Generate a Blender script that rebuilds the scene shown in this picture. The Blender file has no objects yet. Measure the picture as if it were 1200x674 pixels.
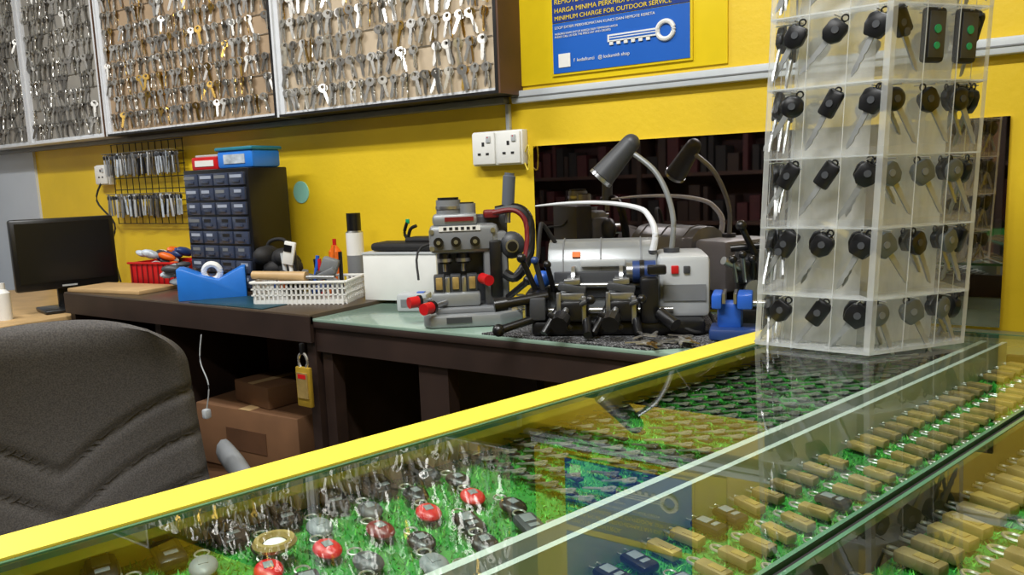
import bpy, bmesh, math, random
from mathutils import Vector, Matrix, Euler
random.seed(7)
S=bpy.context.scene
COL=bpy.context.collection
# ------------------------------------------------------------------ materials
MATS={}
def srgb(h):
    if isinstance(h,str):
        c=[int(h[i:i+2],16)/255 for i in (0,2,4)]
    else: c=[v/255 for v in h]
    return tuple((v/12.92 if v<=.04045 else ((v+.055)/1.055)**2.4) for v in c)
def mat(name,col,rough=.5,metal=0.0,var=.12,scale=20,bump=0.0,bscale=None,spec=.5,emit=0,coat=0):
    if name in MATS: return name
    m=bpy.data.materials.new(name); m.use_nodes=True; nt=m.node_tree
    p=nt.nodes['Principled BSDF']; c=srgb(col)
    tc=nt.nodes.new('ShaderNodeTexCoord'); n=nt.nodes.new('ShaderNodeTexNoise'); n.inputs['Scale'].default_value=scale; n.inputs['Detail'].default_value=5
    nt.links.new(tc.outputs['Object'],n.inputs['Vector'])
    r=nt.nodes.new('ShaderNodeValToRGB'); r.color_ramp.elements[0].position=.3; r.color_ramp.elements[1].position=.7
    r.color_ramp.elements[0].color=tuple(v*(1-var) for v in c)+(1,); r.color_ramp.elements[1].color=tuple(min(1,v*(1+var)) for v in c)+(1,)
    nt.links.new(n.outputs['Fac'],r.inputs['Fac']); nt.links.new(r.outputs['Color'],p.inputs['Base Color'])
    p.inputs['Roughness'].default_value=rough; p.inputs['Metallic'].default_value=metal
    p.inputs['Specular IOR Level'].default_value=spec; p.inputs['Coat Weight'].default_value=coat
    if emit: 
        p.inputs['Emission Color'].default_value=c+(1,); p.inputs['Emission Strength'].default_value=emit
    if bump:
        n2=nt.nodes.new('ShaderNodeTexNoise'); n2.inputs['Scale'].default_value=bscale or scale*4; n2.inputs['Detail'].default_value=4
        nt.links.new(tc.outputs['Object'],n2.inputs['Vector'])
        b=nt.nodes.new('ShaderNodeBump'); b.inputs['Strength'].default_value=bump; b.inputs['Distance'].default_value=.01
        nt.links.new(n2.outputs['Fac'],b.inputs['Height']); nt.links.new(b.outputs[0],p.inputs['Normal'])
    MATS[name]=m; return name
def glassmat(name,tint,ior=1.5,rough=.0,milk=0.0,milkcol=(1,1,1),gl=(1,1,1)):
    m=bpy.data.materials.new(name); m.use_nodes=True; nt=m.node_tree; nt.nodes.clear()
    o=nt.nodes.new('ShaderNodeOutputMaterial'); t=nt.nodes.new('ShaderNodeBsdfTransparent'); t.inputs[0].default_value=tint+(1,)
    g=nt.nodes.new('ShaderNodeBsdfGlossy'); g.inputs['Roughness'].default_value=rough; g.inputs[0].default_value=gl+(1,)
    fz=nt.nodes.new('ShaderNodeFresnel'); fz.inputs[0].default_value=ior
    geo=nt.nodes.new('ShaderNodeNewGeometry')
    mi=nt.nodes.new('ShaderNodeMix'); mi.data_type='FLOAT'; mi.inputs[2].default_value=ior; mi.inputs[3].default_value=1/ior
    nt.links.new(geo.outputs['Backfacing'],mi.inputs[0]); nt.links.new(mi.outputs[0],fz.inputs[0])
    mx=nt.nodes.new('ShaderNodeMixShader'); nt.links.new(fz.outputs[0],mx.inputs[0]); 
    base=t
    if milk:
        d=nt.nodes.new('ShaderNodeBsdfDiffuse'); d.inputs[0].default_value=milkcol+(1,)
        tl=nt.nodes.new('ShaderNodeBsdfTranslucent'); tl.inputs[0].default_value=milkcol+(1,)
        dm=nt.nodes.new('ShaderNodeMixShader'); dm.inputs[0].default_value=.4; nt.links.new(d.outputs[0],dm.inputs[1]); nt.links.new(tl.outputs[0],dm.inputs[2])
        n=nt.nodes.new('ShaderNodeTexNoise'); n.inputs['Scale'].default_value=30
        mr=nt.nodes.new('ShaderNodeMapRange'); mr.inputs[3].default_value=milk*.8; mr.inputs[4].default_value=min(1,milk*1.2)
        nt.links.new(n.outputs['Fac'],mr.inputs[0])
        m2=nt.nodes.new('ShaderNodeMixShader'); nt.links.new(mr.outputs[0],m2.inputs[0])
        nt.links.new(t.outputs[0],m2.inputs[1]); nt.links.new(dm.outputs[0],m2.inputs[2]); base=m2
    nt.links.new(base.outputs[0],mx.inputs[1]); nt.links.new(g.outputs[0],mx.inputs[2]); nt.links.new(mx.outputs[0],o.inputs[0])
    MATS[name]=m; return name
# ------------------------------------------------------------------ builder
class B:
    def __init__(s): s.v=[];s.f=[];s.m=[];s.mats=[]
    def mi(s,m):
        if m not in s.mats: s.mats.append(m)
        return s.mats.index(m)
    def raw(s,vs,fs,m,M=None):
        o=len(s.v); k=s.mi(m)
        for v in vs:
            v=Vector(v); s.v.append(tuple(M@v) if M else tuple(v))
        for f in fs: s.f.append([i+o for i in f]); s.m.append(k)
        return s
    def bm(s,bm,m,M=None):
        bm.verts.index_update(); vs=[v.co.copy() for v in bm.verts]; fs=[[v.index for v in f.verts] for f in bm.faces]; bm.free()
        return s.raw(vs,fs,m,M)
    def box(s,c,sz,m,bev=0,rot=None,seg=2):
        b=bmesh.new(); bmesh.ops.create_cube(b,size=1)
        for v in b.verts: v.co=Vector((v.co.x*sz[0],v.co.y*sz[1],v.co.z*sz[2]))
        if bev: bmesh.ops.bevel(b,geom=b.edges[:],offset=min(bev,min(sz)*.49),segments=seg,profile=.5,affect='EDGES')
        M=Matrix.Translation(c)
        if rot: M=M@Euler([math.radians(a) for a in rot]).to_matrix().to_4x4()
        return s.bm(b,m,M)
    def bb(s,x0,x1,y0,y1,z0,z1,m,bev=0): return s.box(((x0+x1)/2,(y0+y1)/2,(z0+z1)/2),(abs(x1-x0),abs(y1-y0),abs(z1-z0)),m,bev)
    def cyl(s,p0,p1,r0,m,r1=None,n=20,caps=True):
        p0=Vector(p0);p1=Vector(p1); r1=r0 if r1 is None else r1; d=p1-p0; L=d.length
        b=bmesh.new(); bmesh.ops.create_cone(b,cap_ends=caps,segments=n,radius1=max(r0,1e-5),radius2=max(r1,1e-5),depth=L)
        M=Matrix.Translation((p0+p1)/2)@d.to_track_quat('Z','Y').to_matrix().to_4x4()
        return s.bm(b,m,M)
    def sph(s,c,r,m,sc=(1,1,1),rot=None,n=16):
        b=bmesh.new(); bmesh.ops.create_uvsphere(b,u_segments=n,v_segments=n//2+2,radius=r)
        M=Matrix.Translation(c)
        if rot: M=M@Euler([math.radians(a) for a in rot]).to_matrix().to_4x4()
        M=M@Matrix.Diagonal((sc[0],sc[1],sc[2],1))
        return s.bm(b,m,M)
    def tube(s,pts,r,m,n=10,closed=False,flat=1.0,smooth=True):
        pts=[Vector(p) for p in pts]
        if smooth and len(pts)>2:
            q=[];N=len(pts)
            for i in range(N if closed else N-1):
                if closed: a,b_,c,d=pts[i-1],pts[i],pts[(i+1)%N],pts[(i+2)%N]
                else: a,b_,c,d=pts[max(i-1,0)],pts[i],pts[i+1],pts[min(i+2,N-1)]
                for k in range(5):
                    t=k/5; q.append(.5*((2*b_)+(c-a)*t+(2*a-5*b_+4*c-d)*t*t+(3*b_-a-3*c+d)*t**3))
            if not closed: q.append(pts[-1])
            pts=q
        N=len(pts); rs=r if callable(r) else (lambda t:r); vs=[];fs=[]
        for i,p in enumerate(pts):
            tg=(pts[(i+1)%N]-pts[i-1]) if (closed or 0<i<N-1) else (pts[1]-pts[0] if i==0 else pts[-1]-pts[-2])
            Q=tg.normalized().to_track_quat('Z','Y').to_matrix(); rr=rs(i/max(1,N-1))
            for k in range(n):
                a=2*math.pi*k/n; vs.append(p+Q@Vector((math.cos(a)*rr,math.sin(a)*rr*flat,0)))
        for i in range(N if closed else N-1):
            for k in range(n):
                a=i*n+k;b_=i*n+(k+1)%n;c=((i+1)%N)*n+(k+1)%n;d=((i+1)%N)*n+k; fs.append([a,b_,c,d])
        if not closed: fs.append(list(range(n))[::-1]); fs.append([ (N-1)*n+k for k in range(n)])
        return s.raw(vs,fs,m)
    def torus(s,c,R,r,m,axis=(0,0,1),n=24,k=8,sc=(1,1)):
        Q=Vector(axis).normalized().to_track_quat('Z','Y').to_matrix()
        return s.tube([Vector(c)+Q@Vector((math.cos(2*math.pi*i/n)*R*sc[0],math.sin(2*math.pi*i/n)*R*sc[1],0)) for i in range(n)],r,m,n=k,closed=True,smooth=False)
    def prism(s,poly,z0,z1,m,M=None,bev=0):
        b=bmesh.new(); vs=[b.verts.new((x,y,z0)) for x,y in poly]; f=b.faces.new(vs); 
        r=bmesh.ops.extrude_face_region(b,geom=[f]); 
        for v in [g for g in r['geom'] if isinstance(g,bmesh.types.BMVert)]: v.co.z=z1
        bmesh.ops.recalc_face_normals(b,faces=b.faces[:])
        if bev: bmesh.ops.bevel(b,geom=b.edges[:],offset=bev,segments=2,profile=.5,affect='EDGES')
        return s.bm(b,m,M)
    def merge(s,o,M):
        off=len(s.v); mp=[s.mi(m) for m in o.mats]
        s.v.extend([tuple(M@Vector(v)) for v in o.v]); s.f.extend([[i+off for i in f] for f in o.f]); s.m.extend([mp[k] for k in o.m])
        return s
    def done(s,name,loc=(0,0,0),rz=0,ang=35,parent=None):
        me=bpy.data.meshes.new(name); me.from_pydata(s.v,[],s.f); me.polygons.foreach_set('material_index',s.m)
        for m in s.mats: me.materials.append(MATS[m])
        me.update(); me.shade_smooth()
        try: me.set_sharp_from_angle(angle=math.radians(ang))
        except Exception: pass
        ob=bpy.data.objects.new(name,me); COL.objects.link(ob); ob.location=loc; ob.rotation_euler=(0,0,math.radians(rz))
        if parent: ob.parent=parent
        return ob
def T(x,y,z,rx=0,ry=0,rz=0,sc=1):
    return Matrix.Translation((x,y,z))@Euler((math.radians(rx),math.radians(ry),math.radians(rz))).to_matrix().to_4x4()@Matrix.Scale(sc,4)
def text(body,loc,size,m,parent,sx=1.0,rot=(90,0,0),ext=.0004):
    c=bpy.data.curves.new('lettering','FONT'); c.body=body; c.size=size; c.extrude=ext; c.materials.append(MATS[m])
    o=bpy.data.objects.new('lettering',c); COL.objects.link(o); o.location=loc; o.rotation_euler=[math.radians(a) for a in rot]; o.scale=(sx,1,1); o.parent=parent
    return o
# palette
mat('wall_yellow',(224,190,30),.5,var=.12,scale=2.2,bump=.08,bscale=60)
mat('wall_white',(196,203,212),.6,var=.04,scale=3)
mat('wall_rear',(52,30,30),.7,var=.4,scale=4)
mat('ceiling_white',(225,225,220),.8,var=.03)
mat('floor_tile',(60,54,50),.4,var=.15,scale=5)
mat('trim_grey',(190,196,200),.45,var=.05)
mat('trunk_dark',(120,122,120),.5,var=.1)
mat('wood_dark',(44,31,26),.5,var=.25,scale=9)
mat('wall_yellow_shaded',(66,54,22),.7,var=.3,scale=5)
mat('wood_brown',(84,56,36),.55,var=.25,scale=8)
mat('shelf_brown',(58,38,30),.6,var=.25,scale=8)
mat('wood_light',(188,156,110),.5,var=.12,scale=14)
mat('board_beige',(196,178,152),.8,var=.08,scale=12)
mat('board_brown',(166,142,114),.8,var=.1,scale=12)
mat('board_grey',(150,146,138),.8,var=.1,scale=12)
mat('frame_white',(215,218,222),.45,var=.04)
mat('rail_grey',(176,182,176),.45,var=.06)
mat('frame_black',(22,20,20),.4,var=.1)
mat('nickel',(205,203,198),.33,.85,var=.12,scale=60)
mat('nickel_dark',(150,147,142),.35,.85,var=.2,scale=60)
mat('steel',(176,178,180),.28,.9,var=.08)
mat('blade_steel',(158,160,160),.35,.55,var=.12,scale=60)
mat('brass',(196,160,84),.32,1,var=.15,scale=60)
mat('brass_matte',(172,146,88),.4,.4,var=.2,scale=50)
mat('lock_tan',(142,122,84),.42,.3,var=.25,scale=50)
mat('silver_paint',(146,150,152),.36,.4,var=.06)
mat('grey_light',(178,182,184),.4,var=.04)
mat('grey_mid',(116,119,122),.45,var=.06)
mat('grey_shell',(92,97,98),.4,var=.1)
mat('grey_dark',(58,60,64),.45,var=.08)
mat('grip_grey',(84,90,100),.5,var=.06)
mat('black_plastic',(18,18,20),.32,var=.2,scale=40)
mat('black_matte',(24,23,24),.7,var=.25,scale=60)
mat('black_gloss',(14,14,16),.28,var=.1)
mat('red',(190,24,28),.35,var=.08)
mat('red_dark',(110,20,24),.4,var=.1)
mat('maroon',(62,22,26),.6,var=.2)
mat('blue',(36,92,190),.4,var=.06)
mat('blue_bright',(40,120,215),.35,var=.05)
mat('blue_dark',(32,58,112),.4,var=.1)
mat('teal',(38,120,140),.4,var=.1)
mat('teal_dark',(24,62,74),.4,var=.1)
mat('mint',(150,214,196),.5,var=.03)
mat('white',(226,226,222),.45,var=.03)
mat('orange',(226,104,24),.4,var=.06)
mat('green_led',(10,150,100),.3,var=.02)
mat('cardboard',(112,78,50),.75,var=.12,scale=10)
mat('drawer_blue',(54,62,82),.25,var=.2,scale=10,coat=.3)
mat('drawer_lbl',(160,168,184),.5,var=.05)
mat('bench_top',(132,156,142),.12,var=.12,scale=6)
mat('bench_top_left',(74,62,50),.3,var=.2,scale=6)
mat('strip_yellow',(218,196,58),.5,var=.04)
mat('grass',(34,116,34),.8,var=.3,scale=60,bump=.3)
mat('grass_b1',(50,154,46),.6,var=.3,scale=30)
mat('grass_b2',(100,184,70),.6,var=.3,scale=30)
mat('glass_edge',(70,110,84),.15,var=.1)
mat('gold',(206,170,60),.4,.6,var=.1)
mat('poster_blue',(22,92,186),.35,var=.06,scale=4)
mat('poster_navy',(18,52,132),.35,var=.06)
mat('poster_yellow',(236,206,30),.35,var=.03)
mat('tube',(255,252,245),.5,var=0,emit=6)
mat('bag_clear',(180,190,200),.2,var=.3,scale=30,bump=.6,bscale=30)
def speckle(name,c1,c2,scale,thr=.6,w=.05,bs=.3):
    m=bpy.data.materials.new(name); m.use_nodes=True; nt=m.node_tree; p=nt.nodes['Principled BSDF']
    tc=nt.nodes.new('ShaderNodeTexCoord'); n=nt.nodes.new('ShaderNodeTexNoise'); n.inputs['Scale'].default_value=scale; n.inputs['Detail'].default_value=2
    r=nt.nodes.new('ShaderNodeValToRGB'); r.color_ramp.elements[0].position=thr-w; r.color_ramp.elements[1].position=thr+w
    r.color_ramp.elements[0].color=srgb(c1)+(1,); r.color_ramp.elements[1].color=srgb(c2)+(1,)
    nt.links.new(tc.outputs['Object'],n.inputs['Vector']); nt.links.new(n.outputs['Fac'],r.inputs[0]); nt.links.new(r.outputs[0],p.inputs['Base Color']); p.inputs['Roughness'].default_value=.85
    b=nt.nodes.new('ShaderNodeBump'); b.inputs['Strength'].default_value=bs; b.inputs['Distance'].default_value=.002; nt.links.new(n.outputs['Fac'],b.inputs['Height']); nt.links.new(b.outputs[0],p.inputs['Normal'])
    MATS[name]=m
speckle('mat_speckle',(34,34,36),(150,150,152),260,.57)
speckle('fabric',(60,57,56),(80,77,75),420,.5,.12,.15)
mm=bpy.data.materials.new('mirror_dark'); mm.use_nodes=True; p=mm.node_tree.nodes['Principled BSDF']; p.inputs['Metallic'].default_value=1; p.inputs['Roughness'].default_value=.02
nn=mm.node_tree.nodes.new('ShaderNodeTexNoise'); nn.inputs['Scale'].default_value=3; rr=mm.node_tree.nodes.new('ShaderNodeValToRGB')
rr.color_ramp.elements[0].color=(.46,.42,.42,1); rr.color_ramp.elements[1].color=(.54,.49,.49,1)
mm.node_tree.links.new(nn.outputs['Fac'],rr.inputs[0]); mm.node_tree.links.new(rr.outputs[0],p.inputs['Base Color']); MATS['mirror_dark']=mm
glassmat('counter_glass',(.86,.95,.90),1.55,.0)
glassmat('acrylic',(.97,.98,.98),1.45,.03,milk=.05)
glassmat('acrylic_edge',(.95,.96,.97),1.45,.05,milk=.36,milkcol=(.92,.94,.95))
glassmat('acrylic_back',(.92,.93,.93),1.45,.08,milk=.52,milkcol=(.84,.86,.85))

# ------------------------------------------------------------------ room
X0,X1,Y0,H=-4.6,1.5,-4.6,2.7
b=B(); b.bb(X0-.1,X1+.1,0,.1,0,H,'wall_yellow'); b.done('wall_back')
b=B(); b.bb(X0-.1,X0,Y0,0,0,H,'wall_white'); b.done('wall_left')
b=B(); b.bb(X1,X1+.1,Y0,0,0,H,'wall_yellow'); b.done('wall_right')
b=B(); b.bb(X0-.1,X1+.1,Y0-.1,Y0,0,H,'wall_rear'); b.done('wall_front')
b=B(); b.bb(X0-.1,X1+.1,Y0-.1,.1,-.1,0,'floor_tile'); b.done('floor')
b=B(); b.bb(X0-.1,X1+.1,Y0-.1,.1,H,H+.1,'ceiling_white'); b.done('ceiling')
b=B(); b.bb(X0,-3.88,-.012,0,0,1.335,'wall_white'); b.done('trim_1')
b=B(); b.bb(-1.185,X1,-.022,0,1.333,1.366,'trim_grey',.003); b.bb(-1.185,X1,-.024,-.02,1.347,1.350,'grey_mid'); b.done('trim_2')
b=B(); b.bb(X0,-1.205,-.03,0,1.335,1.353,'trunk_dark',.003); b.done('trim_3')
b=B()
for k in range(6):
    z=.3+k*.4; b.bb(-4,1.2,Y0+.01,Y0+.3,z,z+.03,'shelf_brown')
    x=-3.9
    while x<1.1:
        w=random.uniform(.03,.10); h=random.uniform(.14,.3)
        b.bb(x,x+w,Y0+.03,Y0+.25,z+.03,z+.03+h,random.choice(['maroon','wood_dark','wood_dark','black_matte','shelf_brown','maroon','shelf_brown','cardboard'] if x>-.2 else ['maroon','wood_dark','wood_dark','black_matte','maroon'])); x+=w+random.uniform(.005,.04)
for x in (-4,-2.7,-1.4,-.1,1.2): b.bb(x-.02,x+.02,Y0+.01,Y0+.32,0,2.4,'wood_dark')
b.done('storage_shelf')
# ------------------------------------------------------------------ key boards
def key_t(m):
    t=B(); n=10
    vs=[];fs=[]
    for z in (-.0009,.0009):
        for k in range(n):
            a=2*math.pi*k/n; vs.append((.0115*math.cos(a),z,.0105*math.sin(a)))
        for k in range(n):
            a=2*math.pi*k/n; vs.append((.0042*math.cos(a),z,.0042*math.sin(a)+.003))
    for k in range(n):
        j=(k+1)%n
        fs+= [[k,j,n+j,n+k],[2*n+k,3*n+k,3*n+j,2*n+j],[k,2*n+k,2*n+j,j],[n+k,n+j,3*n+j,3*n+k]]
    t.raw(vs,fs,m)
    pr=[(-.0036,-.009),(.0036,-.009),(.0040,-.018),(.0026,-.021),(.0040,-.024),(.0024,-.028),(.0038,-.032),(.0012,-.043),(-.0022,-.043),(-.0038,-.037)]
    k=len(pr); vs=[(x,-.0009,z) for x,z in pr]+[(x,.0009,z) for x,z in pr]
    fs=[list(range(k)),list(range(2*k-1,k-1,-1))]+[[i,i+k,(i+1)%k+k,(i+1)%k] for i in range(k)]
    t.raw(vs,fs,m); return t
KT=[key_t('nickel'),key_t('nickel'),key_t('nickel_dark'),key_t('nickel'),key_t('brass')]
def board(name,x0,x1,z0,z1,back,px,pz,fr_out,fr_in,weights,nk=3,side=None,ks=1.25):
    b=B()
    b.bb(x0,x1,-.10,-.001,z0,z1,back)
    b.bb(x0,x1,-.114,-.001,z0-.008,z0,fr_out); b.bb(x0,x1,-.114,-.001,z1,z1+.01,fr_out)
    b.bb(x0-.010,x0,-.114,-.001,z0-.008,z1+.01,fr_in); b.bb(x1,x1+.010,-.114,-.001,z0-.008,z1+.01,fr_out)
    b.bb(x0,x0+.022,-.108,-.10,z0,z1,fr_in); b.bb(x0+.022,x1,-.104,-.10,z0,z0+.008,fr_in)
    if side: b.bb(x1+.010,x1+.016,-.113,-.001,z0-.008,z1+.01,side)
    z=z0+.066
    while z<z1-.01:
        b.cyl((x0+.03,-.103,z+.006),(x1-.01,-.103,z+.006),.0012,'nickel_dark',n=5)
        x=x0+.045
        while x<x1-.015:
            if random.random()<.95:
                b.cyl((x,-.10,z+.006),(x,-.116,z+.007),.0011,'nickel_dark',n=5)
                for k in range(nk):
                    b.merge(random.choice(weights),T(x+random.uniform(-.005,.005),-.105-.004*k,z-.001,random.uniform(-8,8),random.uniform(-20,20),random.uniform(-45,45),random.uniform(.92,1.08)*ks))
            x+=px*random.uniform(.92,1.08)
        z+=pz
    return b.done(name)
KD=[KT[0]]*9+[KT[2]]*2+[KT[4]]
board('key_display_board',-2.03,-1.175,1.362,2.02,'board_beige',.041,.072,'frame_black','frame_white',KD,3,side='wood_brown',ks=1.3)
board('key_display_board',-3.05,-2.052,1.362,2.02,'board_brown',.042,.064,'frame_black','frame_white',KT[:4]+KT,3,ks=1.15)
board('key_display_board',-3.66,-3.085,1.362,2.12,'board_grey',.040,.062,'frame_white','frame_white',[KT[2],KT[0]],2,side='wood_brown')
board('key_display_board',-4.35,-3.69,1.362,2.12,'board_grey',.040,.062,'frame_white','frame_white',[KT[2],KT[0]],2)
# ------------------------------------------------------------------ poster / sign
b=B(); b.bb(-1.16,-.585,-.006,0,1.378,1.95,'poster_yellow',.002)
sg=b.done('sign_backing')
b=B(); b.bb(-1.058,-.668,-.012,-.007,1.394,1.90,'poster_yellow',.001); b.bb(-1.052,-.674,-.014,-.011,1.40,1.528,'poster_blue'); b.bb(-1.052,-.674,-.014,-.011,1.530,1.60,'poster_navy'); b.bb(-1.052,-.674,-.014,-.011,1.62,1.88,'poster_blue')
b.bb(-1.035,-1.0,-.016,-.013,1.414,1.449,'white')
b.torus((-.735,-.016,1.472),.021,.006,'white',axis=(0,1,0)); b.bb(-.89,-.75,-.018,-.014,1.462,1.480,'white')
for k in range(6): b.bb(-.885+k*.02,-.875+k*.02,-.018,-.014,1.454,1.463,'white')
b.bb(-.885,-.76,-.0185,-.0175,1.466,1.470,'poster_blue'); b.bb(-.885,-.76,-.0185,-.0175,1.473,1.476,'poster_blue')
po=b.done('poster')
text('REMOTE CONTROL',(-1.045,-.015,1.576),.019,'poster_yellow',po)
text('HARGA MINIMA PERKHIDMATAN DILUAR',(-1.045,-.015,1.554),.017,'poster_yellow',po,1.02)
text('MINIMUM CHARGE FOR OUTDOOR SERVICE',(-1.045,-.015,1.535),.0155,'poster_yellow',po,1.05)
text('STOP DITEPI PERKHIDMATAN KUNCI DAN REMOTE KERETA',(-1.045,-.015,1.513),.0095,'white',po,1.1)
text('HUBUNGI KAMI UNTUK HARGA DAN TEMPAHAN ANDA\nPLEASE CALL US FOR THE PRICE LIST AND ORDERS',(-1.045,-.015,1.498),.0075,'white',po,.95)
text('f  kedaikunci   @ locksmith shop',(-.99,-.015,1.425),.012,'white',po)
# ------------------------------------------------------------------ sockets
def socket(name,x0,x1,z0,z1,n=2):
    b=B(); b.bb(x0,x1,-.03,0,z0,z1,'white',.004)
    w=(x1-x0)/n
    for k in range(n):
        a=x0+k*w; c=a+w/2
        b.bb(a+.004,a+w-.004,-.038,-.03,z0+.004,z1-.004,'white',.003)
        b.bb(c-.004,c+.004,-.0395,-.037,z0+.055,z0+.066,'black_matte')
        for s in (-.014,.014): b.bb(c+s-.005,c+s+.005,-.0395,-.037,z0+.03,z0+.036,'black_matte')
        b.bb(c+.012,c+.026,-.042,-.037,z1-.032,z1-.014,'grey_light',.001)
        b.bb(c+.016,c+.020,-.0425,-.0415,z1-.019,z1-.016,'red')
    return b.done(name)
socket('power_socket',-1.318,-1.148,1.166,1.262)
b=B(); b.bb(-1.212,-1.200,-.014,0,1.263,1.334,'trim_grey',.002); b.done('trim_4')
b=B(); b.tube([(-1.146,-.02,1.20),(-1.128,-.03,1.215),(-1.13,-.03,1.15),(-1.15,-.02,1.17)],.0022,'strip_yellow'); b.done('yellow_wire')
socket('power_socket',-3.32,-3.22,1.165,1.25,1)
b=B(); b.tube([(-3.27,-.03,1.19),(-3.3,-.05,1.1),(-3.2,-.04,1.0),(-3.22,-.05,.9),(-3.2,-.04,.75)],.004,'black_matte'); b.done('monitor_power_cable')
b=B(); b.cyl((-2.08,-.003,1.108),(-2.08,0,1.108),.038,'mint',n=32); b.done('round_sticker')
b=B(); b.bb(-1.128,-.018,-.008,0,.787,1.214,'mirror_dark'); b.done('mirror')
# ------------------------------------------------------------------ wall rack
b=B()
for k in range(12): b.cyl((-3.2+k*.045,-.02,1.0),(-3.2+k*.045,-.02,1.33),.002,'frame_black',n=6)
for k in range(8): b.cyl((-3.2,-.02,1.0+k*.047),(-2.70,-.02,1.0+k*.047),.002,'frame_black',n=6)
for z in (1.285,1.12):
    for k in range(26):
        x=-3.19+k*.019; 
        b.cyl((x,-.02,z),(x,-.07,z+.004),.0015,'nickel',n=5)
        for q in range(2):
            b.box((x+random.uniform(-.004,.004),-.04-.02*q,z-.045),(.010,.003,random.uniform(.07,.1)),random.choice(['nickel_dark','nickel_dark','grey_mid','grey_light','black_plastic','bag_clear']),.001,rot=(0,random.uniform(-9,9),random.uniform(-30,30)))
            b.sph((x,-.04-.02*q,z-.012),.010,random.choice(['black_plastic','nickel_dark','grey_dark']),(1,.3,1),n=8)
b.done('key_blank_rack')
# ------------------------------------------------------------------ benches
b=B()
b.bb(-1.545,.25,-.47,-.001,.755,.772,'wood_dark',.002); b.bb(-1.545,.25,-.47,-.001,.772,.78,'bench_top',.001)
b.bb(-1.545,.25,-.462,-.44,.69,.756,'wood_dark'); b.bb(-1.545,.25,-.03,-.01,.70,.756,'wood_dark')
b.bb(-1.5,.25,-.008,-.001,0,.756,'wall_yellow_shaded')  # sheet over the yellow wall, under-bench shade put into its olive colour
for x,w in ((-1.52,.035),(-1.16,.09),(-.5,.05),(.2,.05)):
    b.bb(x-w/2,x+w/2,-.45,-.41,0,.756,'wood_dark'); b.bb(x-w/2,x+w/2,-.05,-.01,0,.756,'wood_dark')
b.done('workbench')
b=B()
b.bb(-2.80,-1.550,-.475,-.001,.762,.79,'bench_top_left',.002)
b.bb(-2.80,-1.550,-.477,-.465,.715,.785,'wood_dark')
b.bb(-2.80,-2.77,-.46,-.01,0,.762,'wood_dark'); b.bb(-1.585,-1.552,-.46,-.01,0,.762,'wood_dark'); b.bb(-2.32,-2.29,-.44,-.01,0,.762,'wood_dark')
b.bb(-2.77,-1.585,-.03,-.01,0,.762,'wood_brown'); b.bb(-2.77,-2.32,-.43,-.03,.42,.44,'wood_brown')
b.done('workbench')
b=B(); b.bb(-3.9,-2.82,-1.5,-.02,.672,.70,'wood_light',.003)
for x in (-3.85,-2.87):
    for y in (-1.45,-.08): b.bb(x-.03,x+.03,y-.03,y+.03,0,.672,'wood_dark')
b.bb(-2.9,-2.88,-1.42,-.1,.2,.66,'wood_dark'); b.done('side_desk')
# ------------------------------------------------------------------ monitor
b=B()
b.box((0,0,.215),(.345,.028,.262),'black_plastic',.008); b.box((0,-.0145,.222),(.312,.003,.218),'black_gloss')
b.box((0,.025,.2),(.2,.04,.16),'black_plastic',.015); b.box((.0,-.0155,.096),(.05,.002,.006),'grey_light')
b.box((0,.03,.07),(.07,.02,.14),'black_plastic',.005); b.box((0,.01,.008),(.2,.16,.014),'black_plastic',.005)
b.done('computer_monitor',(-2.96,-.375,.70),76)
b=B(); b.cyl((0,0,0),(0,0,.095),.024,'white'); b.cyl((0,0,.095),(0,0,.11),.024,'white',r1=.01); b.cyl((0,0,.11),(0,0,.13),.011,'white'); b.done('plastic_bottle',(-2.97,-.60,.70))
# ------------------------------------------------------------------ drawers cabinet
b=B(); W,Dp,Hh=.34,.16,.405
b.box((0,0,Hh/2),(W,Dp,Hh),'black_plastic',.004)
rows=8;cols=4
for r in range(rows):
    for c in range(cols):
        cw_=(W-.02)/cols; rh=(Hh-.02)/rows
        x=-W/2+.01+cw_*(c+.5); z=.01+rh*(r+.5)
        b.box((x,-Dp/2-.003,z),(cw_-.006,.01,rh-.007),'drawer_blue',.002)
        b.box((x,-Dp/2-.009,z-.008),(cw_*.45,.006,.008),'drawer_blue',.001)
        b.box((x+random.uniform(-.01,.01),-Dp/2-.0085,z+.008),(cw_*random.uniform(.3,.75),.001,.010),random.choice(['drawer_lbl','drawer_lbl','black_plastic','grey_mid']))
b.done('parts_drawer_cabinet',(-2.235,-.15,.79),0)
b=B(); b.box((0,0,.022),(.13,.1,.044),'red',.006); b.box((0,0,.047),(.11,.08,.008),'grey_light',.003); b.box((0,-.051,.022),(.09,.002,.02),'white'); b.done('plastic_box',(-2.33,-.15,1.195),5)
b=B(); b.box((0,0,.03),(.17,.12,.06),'blue_bright',.01); b.box((0,0,.063),(.18,.13,.012),'teal',.005); b.box((-.0,-.061,.03),(.1,.003,.03),'bag_clear'); b.done('food_container',(-2.155,-.15,1.195),3)
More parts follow.
